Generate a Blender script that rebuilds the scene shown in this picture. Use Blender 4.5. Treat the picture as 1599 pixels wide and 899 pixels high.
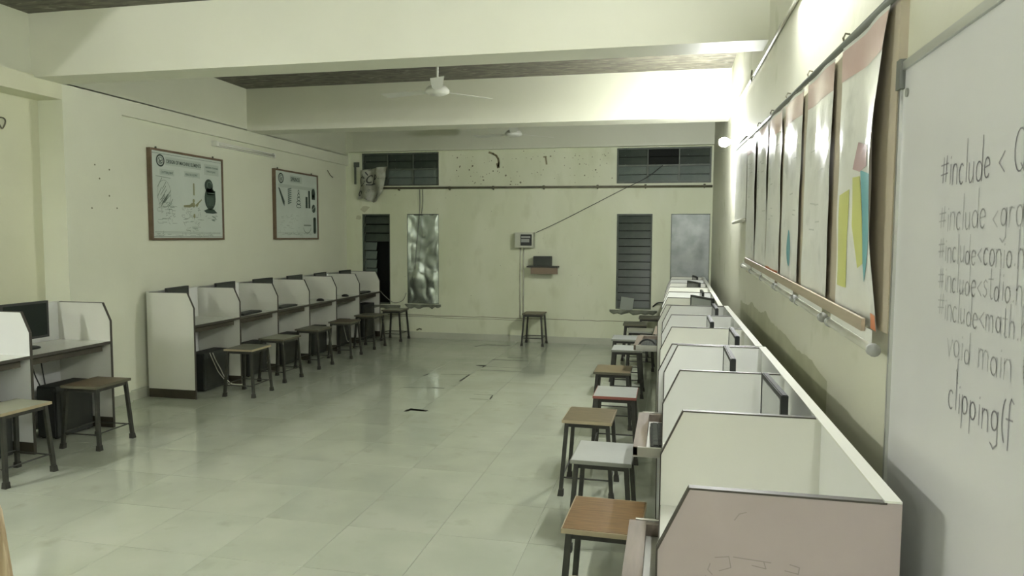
import bpy, bmesh, math, random
from mathutils import Vector, Matrix, noise
for o in list(bpy.data.objects): bpy.data.objects.remove(o)
S = bpy.context.scene
COL = S.collection
random.seed(7)

# ------------------------------------------------------------------ camera
F, YAW, PITCH, ROLL = 1117.45, .215756, .0711341, .0052399
cy, sy, cp, sp = math.cos(YAW), math.sin(YAW), math.cos(PITCH), math.sin(PITCH)
fw = Vector((-sy*cp, cy*cp, -sp)); r0 = Vector((cy, sy, 0)); u0 = r0.cross(fw)
rt = r0*math.cos(ROLL)+u0*math.sin(ROLL); up = -r0*math.sin(ROLL)+u0*math.cos(ROLL)
cam = bpy.data.cameras.new('camera'); cam.sensor_width = 36; cam.lens = F*36/1599; cam.clip_start = .02
camo = bpy.data.objects.new('camera', cam); COL.objects.link(camo)
camo.matrix_world = Matrix(((rt.x, up.x, -fw.x, 0), (rt.y, up.y, -fw.y, 0), (rt.z, up.z, -fw.z, 1.62), (0, 0, 0, 1)))
S.camera = camo

# ------------------------------------------------------------------ world, exposure
S.view_settings.view_transform = 'Standard'; S.view_settings.look = 'None'
S.view_settings.gamma = 1; S.view_settings.use_curve_mapping = False
S.view_settings.exposure = 1.90
w = bpy.data.worlds.new('night'); S.world = w; w.use_nodes = True
w.node_tree.nodes['Background'].inputs[0].default_value = (.02, .03, .035, 1)
w.node_tree.nodes['Background'].inputs[1].default_value = .3
LAMP_COL = (.985, 1.0, .985, 1)
E_TUBE, E_BULB, E_BACK, E_LEFT = 92, 500, 86, 185

# ------------------------------------------------------------------ materials
MATS = {}
def mat(name, col, rough=.5, metal=0, spec=.5, emit=None, strength=0):
    if name in MATS: return MATS[name]
    m = bpy.data.materials.new(name); m.use_nodes = True; MATS[name] = m
    b = m.node_tree.nodes['Principled BSDF']
    b.inputs['Base Color'].default_value = (*col, 1); b.inputs['Roughness'].default_value = rough
    b.inputs['Metallic'].default_value = metal; b.inputs['Specular IOR Level'].default_value = spec
    if emit:
        b.inputs['Emission Color'].default_value = emit; b.inputs['Emission Strength'].default_value = strength
    return m
def noisy(name, c1, c2, scale=3, rough=.5, stretch=(1, 1, 1), detail=5, lo=.35, hi=.65, bump=.0, bscale=60, metal=0, c3=None, s3=12, lo3=.62, hi3=.7, rnd=0, spec=.5, coord='Object'):
    if name in MATS: return MATS[name]
    m = mat(name, c1, rough, metal, spec); nt = m.node_tree; N = nt.nodes; L = nt.links; b = N['Principled BSDF']
    tc = N.new('ShaderNodeTexCoord'); mp = N.new('ShaderNodeMapping'); mp.inputs['Scale'].default_value = stretch
    L.new(tc.outputs[coord], mp.inputs[0])
    if rnd:
        oi = N.new('ShaderNodeObjectInfo'); va = N.new('ShaderNodeVectorMath'); va.operation = 'ADD'
        sc = N.new('ShaderNodeVectorMath'); sc.operation = 'SCALE'; sc.inputs['Scale'].default_value = 30
        L.new(oi.outputs['Location'], sc.inputs[0])
        L.new(tc.outputs[coord], va.inputs[0]); L.new(sc.outputs[0], va.inputs[1]); L.new(va.outputs[0], mp.inputs[0])
    n = N.new('ShaderNodeTexNoise'); n.inputs['Scale'].default_value = scale; n.inputs['Detail'].default_value = detail
    L.new(mp.outputs[0], n.inputs['Vector'])
    r = N.new('ShaderNodeMapRange'); r.inputs['From Min'].default_value = lo; r.inputs['From Max'].default_value = hi
    L.new(n.outputs['Fac'], r.inputs[0])
    mx = N.new('ShaderNodeMix'); mx.data_type = 'RGBA'; mx.inputs[6].default_value = (*c1, 1); mx.inputs[7].default_value = (*c2, 1)
    L.new(r.outputs[0], mx.inputs[0]); out = mx.outputs[2]
    if c3:
        n3 = N.new('ShaderNodeTexNoise'); n3.inputs['Scale'].default_value = s3; n3.inputs['Detail'].default_value = 8
        L.new(mp.outputs[0], n3.inputs['Vector'])
        r3 = N.new('ShaderNodeMapRange'); r3.inputs['From Min'].default_value = lo3; r3.inputs['From Max'].default_value = hi3
        L.new(n3.outputs['Fac'], r3.inputs[0])
        m3 = N.new('ShaderNodeMix'); m3.data_type = 'RGBA'; m3.inputs[7].default_value = (*c3, 1)
        L.new(out, m3.inputs[6]); L.new(r3.outputs[0], m3.inputs[0]); out = m3.outputs[2]
    if rnd:
        hs = N.new('ShaderNodeHueSaturation'); mr = N.new('ShaderNodeMapRange')
        mr.inputs['To Min'].default_value = 1-rnd; mr.inputs['To Max'].default_value = 1+rnd
        L.new(oi.outputs['Random'], mr.inputs[0]); L.new(mr.outputs[0], hs.inputs['Value']); L.new(out, hs.inputs['Color']); out = hs.outputs[0]
    L.new(out, b.inputs['Base Color'])
    if bump:
        bn = N.new('ShaderNodeTexNoise'); bn.inputs['Scale'].default_value = bscale; bn.inputs['Detail'].default_value = 4
        L.new(mp.outputs[0], bn.inputs['Vector'])
        bp = N.new('ShaderNodeBump'); bp.inputs['Strength'].default_value = bump; bp.inputs['Distance'].default_value = .01
        L.new(bn.outputs['Fac'], bp.inputs['Height']); L.new(bp.outputs[0], b.inputs['Normal'])
    return m
WALL = noisy('wall_paint', (.66, .68, .54), (.70, .72, .58), 1.2, .55, bump=.12, bscale=25)
WALLY = noisy('wall_paint_yellow', (.61, .62, .45), (.65, .66, .49), 1.2, .55, bump=.12, bscale=25)
WALLR = noisy('wall_paint_right', (.66, .66, .53), (.70, .70, .57), 1.0, .5, bump=.12, bscale=25, c3=(.50, .52, .36), s3=2.3, lo3=.60, hi3=.72)
WALLB = noisy('wall_paint_back', (.59, .63, .44), (.67, .70, .53), 1.6, .6, bump=.25, bscale=14, stretch=(1, 1, .45), lo=.3, hi=.62, c3=(.54, .57, .39), s3=5, lo3=.56, hi3=.8)
BEAM = noisy('beam_paint', (.68, .69, .57), (.72, .73, .61), 1.0, .55, bump=.1, bscale=20)
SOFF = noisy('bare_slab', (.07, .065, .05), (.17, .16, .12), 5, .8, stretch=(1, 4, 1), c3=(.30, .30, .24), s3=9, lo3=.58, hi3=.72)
TILE = noisy('vitrified_tile', (.42, .455, .36), (.48, .51, .41), 2.2, .09, rnd=.03, spec=.8, c3=(.37, .40, .30), s3=5, lo3=.6, hi3=.8)
JOINT = noisy('tile_joint', (.36, .385, .30), (.42, .45, .35), 2, .5)
CHIP = mat('dark_joint_dirt', (.05, .05, .035), .8)
CHIPW = mat('bare_plaster_chip', (.17, .17, .10), .9)
SKIRT = noisy('skirting_tile', (.42, .44, .34), (.48, .50, .40), 3, .3)
LAM = noisy('cream_laminate', (.66, .67, .59), (.70, .71, .63), 2, .3, rnd=.02)
LAMW = noisy('white_laminate', (.70, .715, .68), (.74, .755, .72), 2, .28)
LAMP_ = noisy('pink_beige_laminate', (.36, .31, .29), (.40, .345, .325), 3, .35, c3=(.33, .29, .265), s3=4, lo3=.6, hi3=.75)
EDGE = mat('dark_edge_band', (.055, .05, .038), .45)
KICK = noisy('brown_kick_board', (.035, .03, .018), (.06, .052, .033), 6, .5)
DESK = noisy('desk_laminate', (.66, .67, .60), (.72, .73, .66), 3, .25)
TRAYW = noisy('tray_wood', (.155, .125, .095), (.21, .175, .135), 4, .5, stretch=(8, 1, 8))
TRAYB = noisy('tray_base', (.66, .67, .62), (.72, .73, .68), 3, .4)
STEEL = noisy('zinc_slide', (.5, .5, .45), (.6, .6, .55), 10, .35, metal=.8)
IRON = noisy('black_iron', (.018, .02, .014), (.035, .035, .025), 14, .5, bump=.05)
RUB = mat('rubber_foot', (.03, .03, .022), .8)
BLK = mat('black_plastic', (.012, .014, .012), .6)
BLK2 = mat('black_matte_plastic', (.025, .028, .024), .6)
SCR = mat('dark_screen', (.02, .026, .022), .18)
SCRG = mat('grey_glossy_screen', (.30, .32, .30), .15)
GREY = mat('grey_plastic', (.32, .33, .30), .5)
WHITEP = mat('white_plastic', (.72, .73, .66), .4)
CREAMP = noisy('cream_pvc', (.42, .42, .34), (.52, .52, .43), 8, .4)
PIPE = noisy('old_iron_pipe', (.09, .09, .055), (.14, .13, .08), 10, .5)
WFRAME = noisy('window_frame_paint', (.06, .075, .055), (.09, .11, .08), 8, .5)
GLASS = noisy('dusty_dark_glass', (.03, .042, .032), (.052, .066, .05), 4, .3, c3=(.30, .34, .30), s3=14, lo3=.72, hi3=.76)
GLASSL = noisy('dusty_pale_glass', (.10, .13, .11), (.14, .17, .145), 4, .3)
NIGHT = mat('night_void', (.006, .008, .006), .9)
CEM = noisy('rough_cement', (.20, .22, .17), (.28, .30, .23), 8, .8, bump=.4, bscale=20)
FOIL = noisy('wrinkled_foil', (.36, .41, .35), (.46, .51, .45), 5, .27, metal=.9)
SHEET = noisy('dull_metal_sheet', (.20, .22, .205), (.30, .32, .30), 5, .5, metal=.7)
CHART = noisy('chart_paper', (.50, .56, .50), (.54, .60, .54), 3, .45)
FRAMEB = noisy('brown_chart_frame', (.12, .08, .045), (.17, .115, .07), 10, .45)
INK = mat('dark_green_ink', (.03, .055, .04), .5)
INKL = mat('faint_ink', (.20, .25, .20), .5)
INKM = mat('mid_green_ink', (.10, .15, .12), .5)
INKP = mat('printed_panel_tint', (.42, .48, .42), .5)
BRASSY = mat('olive_print', (.24, .25, .13), .5)
POSTER = noisy('glossy_poster_paper', (.78, .785, .72), (.84, .845, .79), 6, .3, bump=.35, bscale=9, c3=(.66, .67, .61), s3=6, lo3=.55, hi3=.7)
PINK = noisy('faded_pink_print', (.62, .42, .38), (.68, .50, .46), 5, .3)
YEL = mat('yellow_print', (.62, .64, .22), .4); TEAL = mat('teal_print', (.16, .42, .46), .4)
PINK2 = mat('dull_pink_print', (.52, .36, .36), .4); ORG = mat('orange_print', (.75, .28, .13), .4)
BOARD = noisy('beige_board', (.50, .44, .33), (.55, .49, .38), 3, .6)
BATTEN = noisy('pale_wood_batten', (.34, .285, .20), (.42, .36, .26), 5, .5, stretch=(1, .3, 6))
WB = noisy('whiteboard_enamel', (.66, .66, .66), (.70, .70, .70), 2, .28)
ALU = mat('aluminium_trim', (.55, .56, .53), .3, .8)
MARK = mat('grey_marker', (.33, .32, .34), .6); MARK2 = mat('faint_marker', (.50, .50, .505), .6)
OLIVE = noisy('olive_wall_tone', (.44, .45, .30), (.52, .53, .37), 5, .6)
CLOTH = noisy('dirty_plastic_sheet', (.22, .23, .17), (.34, .35, .27), 8, .4, bump=.3, bscale=30, c3=(.10, .11, .08), s3=10, lo3=.58, hi3=.66)
WOODS = {
 'orange': noisy('orange_wood_laminate', (.13, .072, .025), (.20, .115, .044), 5, .35, stretch=(2, 18, 2), detail=8),
 'brown': noisy('brown_wood_laminate', (.13, .10, .05), (.19, .15, .08), 5, .4, stretch=(2, 18, 2), detail=8),
 'dark': noisy('dark_brown_laminate', (.075, .055, .028), (.12, .09, .05), 5, .4, stretch=(2, 18, 2), detail=8),
 'white': noisy('white_seat_laminate', (.38, .40, .37), (.44, .46, .43), 4, .35),
 'cream': noisy('cream_seat_laminate', (.28, .29, .21), (.34, .35, .26), 4, .4),
 'grey': noisy('grey_seat_laminate', (.12, .125, .085), (.17, .175, .125), 4, .4)}
EDG = {'pale': mat('pale_edge', (.34, .29, .18), .5), 'red': mat('red_edge', (.22, .07, .05), .5), 'grey': mat('grey_edge', (.22, .23, .19), .5), 'dim': mat('dim_edge', (.10, .095, .06), .5)}
PLY = noisy('striped_plywood', (.30, .22, .12), (.60, .50, .33), 3, .5, stretch=(14, 14, .6), detail=3)

# ------------------------------------------------------------------ mesh helpers
class MB:
    def __init__(s): s.v = []; s.f = []; s.mi = []
    def add(s, vs, fs, M=None, i=0):
        o = len(s.v)
        s.v += [tuple(M @ Vector(p)) if M else tuple(p) for p in vs]
        s.f += [tuple(o+k for k in f) for f in fs]; s.mi += [i]*len(fs); return s
    def box(s, x0, x1, y0, y1, z0, z1, M=None, i=0):
        if x0 > x1: x0, x1 = x1, x0
        if y0 > y1: y0, y1 = y1, y0
        return s.add([(x0,y0,z0),(x1,y0,z0),(x1,y1,z0),(x0,y1,z0),(x0,y0,z1),(x1,y0,z1),(x1,y1,z1),(x0,y1,z1)],
                     [(0,3,2,1),(4,5,6,7),(0,1,5,4),(1,2,6,5),(2,3,7,6),(3,0,4,7)], M, i)
    def cyl(s, a, b, r, r2=None, n=12, i=0):
        a, b = Vector(a), Vector(b); r2 = r if r2 is None else r2
        d = (b-a).normalized(); x = d.orthogonal().normalized(); y = d.cross(x)
        vs = [a+(x*math.cos(t)+y*math.sin(t))*r for t in [2*math.pi*k/n for k in range(n)]]
        vs += [b+(x*math.cos(t)+y*math.sin(t))*r2 for t in [2*math.pi*k/n for k in range(n)]]
        fs = [(k, (k+1)%n, n+(k+1)%n, n+k) for k in range(n)]+[tuple(range(n-1,-1,-1)), tuple(range(n, 2*n))]
        return s.add(vs, fs, None, i)
    def bar(s, a, b, w, h, w2=None, h2=None, i=0):      # square bar between two points, sides kept on X and Y
        a, b = Vector(a), Vector(b); w2 = w2 or w; h2 = h2 or h
        vs = [a+Vector((sx*w/2, sy_*h/2, 0)) for sx, sy_ in ((-1,-1),(1,-1),(1,1),(-1,1))]+[b+Vector((sx*w2/2, sy_*h2/2, 0)) for sx, sy_ in ((-1,-1),(1,-1),(1,1),(-1,1))]
        return s.add(vs, [(0,3,2,1),(4,5,6,7),(0,1,5,4),(1,2,6,5),(2,3,7,6),(3,0,4,7)], None, i)
    def tube(s, pts, r, n=8, i=0):
        pts = [Vector(p) for p in pts]; rings = []
        for k, p in enumerate(pts):
            d = (pts[min(k+1, len(pts)-1)]-pts[max(k-1, 0)]).normalized()
            x = d.cross(Vector((.13, .21, .97))).normalized(); y = d.cross(x)
            rings.append([p+(x*math.cos(2*math.pi*j/n)+y*math.sin(2*math.pi*j/n))*r for j in range(n)])
        vs = [q for R in rings for q in R]; m = len(pts)
        fs = [(k*n+j, k*n+(j+1)%n, (k+1)*n+(j+1)%n, (k+1)*n+j) for k in range(m-1) for j in range(n)]
        fs += [tuple(range(n-1,-1,-1)), tuple(range((m-1)*n, m*n))]
        return s.add(vs, fs, None, i)
    def lathe(s, prof, c=(0,0,0), n=24, i=0, M=None):     # prof: (r, z)
        c = Vector(c); vs = []; m = len(prof)
        for r, z in prof: vs += [c+Vector((r*math.cos(2*math.pi*j/n), r*math.sin(2*math.pi*j/n), z)) for j in range(n)]
        fs = [(k*n+j, k*n+(j+1)%n, (k+1)*n+(j+1)%n, (k+1)*n+j) for k in range(m-1) for j in range(n)]
        fs += [tuple(range(n-1,-1,-1)), tuple(range((m-1)*n, m*n))]
        return s.add(vs, fs, M, i)
    def prism_y(s, poly, y0, y1, i=0):                    # polygon in XZ, extruded along Y
        n = len(poly); vs = [(x, y0, z) for x, z in poly]+[(x, y1, z) for x, z in poly]
        fs = [tuple(range(n)), tuple(range(2*n-1, n-1, -1))]+[(k, n+k, n+(k+1)%n, (k+1)%n) for k in range(n)]
        return s.add(vs, fs, None, i)
    def mesh(s, name, mats, bevel=0, smooth=False):
        me = bpy.data.meshes.new(name); me.from_pydata(s.v, [], s.f)
        if not isinstance(mats, (list, tuple)): mats = [mats]
        for m in mats: me.materials.append(m)
        for p, k in zip(me.polygons, s.mi): p.material_index = k
        bm = bmesh.new(); bm.from_mesh(me)
        bmesh.ops.recalc_face_normals(bm, faces=bm.faces)
        if bevel: bmesh.ops.bevel(bm, geom=bm.edges[:], offset=bevel, segments=2, affect='EDGES', clamp_overlap=True)
        bm.to_mesh(me); bm.free()
        if smooth:
            for p in me.polygons: p.use_smooth = True
        return me
    def build(s, name, mats, parent=None, bevel=0, smooth=False):
        return link(name, s.mesh(name, mats, bevel, smooth), parent)
def link(name, me, parent=None):
    o = bpy.data.objects.new(name, me); COL.objects.link(o)
    if parent: o.parent = parent
    return o
def tag(o, label, cat, group=None):
    o['label'] = label; o['category'] = cat
    if group: o['group'] = group
    return o
def thing(name, label, cat, loc=(0,0,0), rz=0, group=None):
    o = bpy.data.objects.new(name, None); COL.objects.link(o); o.empty_display_size = .05
    o.location = loc; o.rotation_euler = (0, 0, rz)
    return tag(o, label, cat, group)
def struct(o, label=None):
    o['kind'] = 'structure'
    if label: o['label'] = label
    return o
CACHE = {}
def part(name, key, fn, m, parent, bevel=0, smooth=False, loc=None, rot=None):
    k = (key, m.name)
    if k not in CACHE: CACHE[k] = fn().mesh(name, m, bevel, smooth)
    o = link(name, CACHE[k], parent)
    if loc: o.location = loc
    if rot: o.rotation_euler = rot
    return o
WL = Matrix(((0,0,1,0),(1,0,0,0),(0,1,0,0),(0,0,0,1)))     # left wall: x->+Y, y->+Z, z->+X
WR = Matrix(((0,0,-1,0),(-1,0,0,0),(0,1,0,0),(0,0,0,1)))   # right wall: x->-Y, y->+Z, z->-X
WBK = Matrix(((1,0,0,0),(0,0,-1,0),(0,1,0,0),(0,0,0,1)))   # back wall: x->+X, y->+Z, z->-Y
def text_mesh(txt, size, M, loc, m, parent, name='lettering', sx=1, align='LEFT', off=0.0):
    cu = bpy.data.curves.new('t', 'FONT'); cu.body = txt; cu.size = size; cu.extrude = .0004; cu.align_x = align; cu.resolution_u = 3
    cu.offset = off
    t = bpy.data.objects.new('t', cu); COL.objects.link(t)
    bpy.context.view_layer.update()
    me = bpy.data.meshes.new_from_object(t.evaluated_get(bpy.context.evaluated_depsgraph_get()))
    bpy.data.objects.remove(t); bpy.data.curves.remove(cu)
    me.transform(Matrix.Translation(loc) @ M @ Matrix.Diagonal((sx, 1, 1, 1)))
    me.materials.clear(); me.materials.append(m)
    return link(name, me, parent)
def ribbon(mb, pts, w, fn, i=0):      # flat brush stroke: pts in the plane, fn maps to 3-D
    for (a, b) in zip(pts, pts[1:]):
        dx, dy = b[0]-a[0], b[1]-a[1]; L = math.hypot(dx, dy) or 1e-6
        nx, ny = -dy/L*w/2, dx/L*w/2; ex, ey = dx/L*w*.3, dy/L*w*.3
        mb.add([fn(a[0]+nx-ex, a[1]+ny-ey), fn(a[0]-nx-ex, a[1]-ny-ey), fn(b[0]-nx+ex, b[1]-ny+ey), fn(b[0]+nx+ex, b[1]+ny+ey)], [(0,1,2,3)], None, i)
def ell(cx, cy_, rx, ry, a0=0, a1=360, n=16):
    return [(cx+rx*math.cos(math.radians(a0+(a1-a0)*k/n)), cy_+ry*math.sin(math.radians(a0+(a1-a0)*k/n))) for k in range(n+1)]

# ------------------------------------------------------------------ room shell
XL, XR, YB, YN = -5.07, .60, 10.80, -2.6          # left column face, right wall, back wall, wall behind the camera
ZC = 3.40
fl = struct(MB().box(-5.6, XR+.2, YN-.2, YB+.3, -.12, -.0035).build('floor', JOINT), 'pale grey-green glossy tiled floor')
T = .515; TX0 = -2.245-T*7; TY0 = 6.2-T*20
tmesh = MB().box(.0012, T-.0012, .0012, T-.0012, -.010, 0).mesh('tile', TILE)
far = MB()
for ix in range(13):
    for iy in range(30):
        x, y = TX0+ix*T, TY0+iy*T
        x1, y1 = min(x+T, XR), min(y+T, YB)
        if y > YB-.01 or x > XR-.01 or y < -2.6: continue
        if y < .9: far.box(x+.0012, x1-.0012, y+.0012, y1-.0012, -.010, 0)
        elif x1-x > T-.01 and y1-y > T-.01:
            o = link('tile', tmesh, fl); o.location = (x, y, 0)
        else:
            o = MB().box(.0012, x1-x-.0012, .0012, y1-y-.0012, -.010, 0).build('tile', TILE, fl); o.location = (x, y, 0)
o = far.build('tile_field', TILE, fl); o['kind'] = 'stuff'
# chipped, dirty joints between the tiles
SEG = [((-2.78,10.15),(-2.65,10.36),.03),((-2.65,10.36),(-2.30,10.37),.04),((-2.1,9.33),(-1.9,9.335),.02),((-2.26,9.11),(-1.78,9.12),.022),
 ((-2.34,8.64),(-2.24,8.65),.045),((-2.24,8.65),(-2.24,8.53),.02),((-2.21,8.36),(-1.72,8.37),.018),((-2.22,8.60),(-1.76,8.59),.012),
 ((-2.77,7.85),(-2.75,7.97),.02),((-2.27,8.04),(-2.27,7.64),.022),((-2.60,7.98),(-2.27,8.04),.01),((-2.76,7.18),(-2.45,7.235),.012),((-2.45,7.235),(-2.33,7.235),.022),
 ((-1.94,7.04),(-1.74,7.037),.012),((-1.74,7.037),(-1.72,6.85),.015),((-1.92,6.82),(-1.74,6.84),.010),
 ((-2.36,6.18),(-2.345,6.3),.03),((-2.345,6.27),(-2.19,6.25),.055)]
mb = MB()
for a, b, wd in SEG:
    n = 6; pts = [(a[0]+(b[0]-a[0])*k/n, a[1]+(b[1]-a[1])*k/n) for k in range(n+1)]
    for p, q in zip(pts, pts[1:]):
        ribbon(mb, [p, q], wd*random.uniform(.8, 1.5), lambda u, v: (u, v, .0006))
mb.build('chipped_joint', CHIP, fl)

def wall_holes(u0, u1, z0, z1, holes):      # rectangles left after cutting the holes
    us = sorted({u0, u1, *[h[0] for h in holes], *[h[1] for h in holes]}); zs = sorted({z0, z1, *[h[2] for h in holes], *[h[3] for h in holes]})
    for a, b in zip(us, us[1:]):
        for c, d in zip(zs, zs[1:]):
            m_, n_ = (a+b)/2, (c+d)/2
            if not any(h[0] < m_ < h[1] and h[2] < n_ < h[3] for h in holes): yield a, b, c, d
HOLES = [(-4.845, -3.553, 2.42, 2.94), (-.785, .572, 2.42, 2.94), (-4.85, -4.372, .53, 1.975), (-4.085, -3.556, .55, 1.975), (-.772, -.25, .55, 1.97), (.018, .572, .55, 1.97)]
mb = MB()
for a, b, c, d in wall_holes(-5.4, XR, 0, ZC, HOLES): mb.box(a, b, YB, YB+.16, c, d)
wb = struct(mb.build('wall_back', WALLB), 'worn yellow-green back wall with peeling spots')
mb = MB()
for h in HOLES: mb.box(h[0]-.05, h[1]+.05, YB+.24, YB+.26, h[2]-.05, h[3]+.05)
mb.box(-4.9, XR, YB+.16, YB+.24, .4, .5)
mb.build('night_backing', NIGHT, wb)
# left wall: column, lintel and recessed infill panels
mb = MB()
mb.box(-5.42, XL, 5.22, 5.90, 0, 2.91); mb.box(-5.3, XL, 4.98, YB, 2.90, ZC); mb.box(-5.3, XL, 5.9, YB, 2.75, 2.91)
mb.box(-5.3, -5.12, 5.9, YB, 0, 2.75)
mb.box(-5.34, -5.10, YN, 4.95, 2.91, ZC)
wl = struct(mb.build('wall_left', WALL), 'pale yellow-green left wall with column and recessed panels')
mb = MB(); mb.box(-5.5, -5.32, YN, 5.22, 0, 2.91); mb.box(-5.34, XL, YN, 5.22, 2.765, 2.915)
mb.build('recessed_panel', WALLY, wl)
wr = struct(MB().box(XR, XR+.2, YN, YB, 0, ZC).build('wall_right', WALLR), 'cream right wall carrying charts and whiteboard')
struct(MB().box(-5.5, XR+.2, YN-.2, YN, 0, ZC).build('wall_near', WALL))
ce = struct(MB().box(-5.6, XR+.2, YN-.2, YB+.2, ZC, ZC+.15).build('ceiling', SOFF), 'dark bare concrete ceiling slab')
struct(MB().box(XL-.12, XR, 4.95, 5.24, 2.895, ZC).build('trim_1', BEAM), 'wide cream concrete beam nearest the camera')
struct(MB().box(XL-.12, XR, 7.96, 8.28, 2.895, ZC).build('trim_2', BEAM), 'second cream concrete beam behind the nearest one')
struct(MB().box(XL-.12, XR, 10.70, YB, 2.955, ZC).build('trim_3', WALL), 'beam band along the top of the back wall')
mb = MB(); mb.box(-5.12, XR-.002, YB-.012, YB, 0, .10); struct(mb.build('baseboard_back', SKIRT))
mb = MB(); mb.box(-5.12, -5.108, 5.9, YB-.012, 0, .10); mb.box(XL, XL+.012, 5.22, 5.912, 0, .10); mb.box(-5.32, -5.308, YN, 5.22, 0, .10)
struct(mb.build('baseboard_left', SKIRT))
# plaster chips, cracks and stains on the back wall
def PXB(px, py):   # measured photo point -> back wall plane coordinates (real wall position)
    d = fw*F+rt*(px-799.5)-up*(py-449.5); t = YB/d.y
    return (d.x*t, 1.62+d.z*t)
mb = MB()
def blotch(mb, cx, cz, r, sq=1.0, yy=YB-.0007):
    n = random.randint(6, 9); a0 = random.random()*6
    pts = [(cx+r*random.uniform(.5, 1.2)*math.cos(a0+2*math.pi*k/n), cz+sq*r*random.uniform(.5, 1.2)*math.sin(a0+2*math.pi*k/n)) for k in range(n)]
    mb.add([(x, yy, z) for x, z in pts], [tuple(range(n))])
spots = [(714,246,3),(718,260,4),(713,266,3),(738,259,4),(733,265,3),(754,276,3),(755,281,3),(738,283,2),(742,285,2),(770,267,3),(777,267,2),(790,274,4),(813,285,4),
 (798,283,3),(797,288,3),(839,269,2),(845,273,2),(913,274,3),(905,256,3),(930,265,3),(956,278,2),(945,243,3),(950,239,2),(905,243,2),(898,243,2),(860,244,3),(818,236,2),(866,236,2),(735,275,2),(716,275,2),(760,272,2),(751,287,2)]
for x, y, s in spots:
    X, Z = PXB(x, y); blotch(mb, X, Z, s*.0045)
for k in range(70):
    X, Z = PXB(random.uniform(700, 955), random.uniform(240, 288)); blotch(mb, X, Z, random.uniform(.003, .009))
for k in range(60):
    X, Z = PXB(random.uniform(560, 1105), random.uniform(300, 505)); blotch(mb, X, Z, random.uniform(.002, .006))
mb.build('paint_chips', CHIPW, wb)['kind'] = 'stuff'
mb = MB()
fB = lambda px, py: (PXB(px, py)[0], YB-.0015, PXB(px, py)[1])
ribbon(mb, [(764,238),(770,240),(775,243),(778,248),(779,254),(778,260)], 3.2, fB); ribbon(mb, [(777,256),(778,261)], 4.5, fB)
ribbon(mb, [(849,245),(853,244.5)], 2.2, fB); ribbon(mb, [(852,245),(853.5,256)], 2.6, fB)
mb.build('paint_scar', mat('brown_scar', (.25, .23, .13), .8), wb)
mb = MB()
pts = [(606,490.5)]+[(x, 490.5+(x-606)*.031+random.uniform(-.5,.5)) for x in range(620, 985, 12)]
ribbon(mb, pts, .9, fB)
ribbon(mb, [(600,493),(660,494),(720,497.5),(770,498),(815,500.5)], .6, fB)
ribbon(mb, [(651,515),(655,513),(658,514)], 2.4, fB)
mb.build('wall_crack', CHIPW, wb)
# damp corner stain, top left of back wall
mb = MB()
for cx, cy_, r in ((575,305,.12),(570,325,.08),(560,340,.07),(585,312,.07)):
    X, Z = PXB(cx, cy_); blotch(mb, X, Z, r, .8, YB-.0006)
mb.build('damp_patch', OLIVE, wb)
# darker olive band, ragged along the top, on the right wall above the desks
mb = MB()
random.seed(5)
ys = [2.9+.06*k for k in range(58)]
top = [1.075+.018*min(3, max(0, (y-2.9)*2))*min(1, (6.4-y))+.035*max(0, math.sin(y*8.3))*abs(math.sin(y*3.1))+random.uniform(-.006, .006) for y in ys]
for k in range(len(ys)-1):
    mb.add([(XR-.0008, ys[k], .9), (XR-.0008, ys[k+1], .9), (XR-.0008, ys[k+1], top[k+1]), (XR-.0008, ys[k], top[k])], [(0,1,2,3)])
mb.build('olive_band', OLIVE, wr)
# nail holes on the left column
mb = MB()
for (yy, zz) in ((5.55,2.25),(5.72,2.22),(5.6,2.13),(5.71,1.98),(5.5,1.86),(5.8,1.87)): mb.cyl((XL-.002, yy, zz), (XL+.002, yy, zz), .008)
mb.build('nail_hole', CHIPW, wl)

# ------------------------------------------------------------------ windows
wn = [0]
def window(h, label):
    wn[0] += 1; x0, x1, z0, z1 = h; t = .022
    mb = MB()
    mb.box(x0, x0+t, YB+.02, YB+.07, z0, z1); mb.box(x1-t, x1, YB+.02, YB+.07, z0, z1)
    mb.box(x0+t, x1-t, YB+.02, YB+.07, z0, z0+t); mb.box(x0+t, x1-t, YB+.02, YB+.07, z1-t, z1)
    return struct(mb.build('window_%d' % wn[0], WFRAME), label)
def top_window(h, label, darkpane):
    w_ = window(h, label); x0, x1, z0, z1 = h; n = 3; dx = (x1-x0)/n; dz = (z1-z0)/4
    mb = MB()
    for k in (1, 2): mb.box(x0+dx*k-.012, x0+dx*k+.012, YB+.018, YB+.05, z0, z0+2*dz)
    mb.box(x0, x1, YB+.015, YB+.05, z0+2*dz-.013, z0+2*dz+.013)
    for k in (1, 2): mb.box(x0+dx*k-.008, x0+dx*k+.008, YB+.022, YB+.05, z0+2*dz, z1)
    mb.build('glazing_bar', WFRAME, w_)
    for i in range(n):
        for j in range(4):
            m = NIGHT if (i, j) in darkpane or (i, j) == darkpane else (GLASSL if j < 2 else GLASS)
            o = MB().box(0, dx-.02, 0, .006, 0, dz-.006, Matrix.Rotation(math.radians(-7), 4, 'X')).build('pane', m, w_)
            o.location = (x0+dx*i+.01, YB+.05, z0+dz*j+.004)
    return w_
top_window(HOLES[0], 'left high window with dark glass panes, behind the hanging sheet', [])
top_window(HOLES[1], 'right high window with grey glass panes and one black pane', [(1, 3), (1, 2)])
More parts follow.
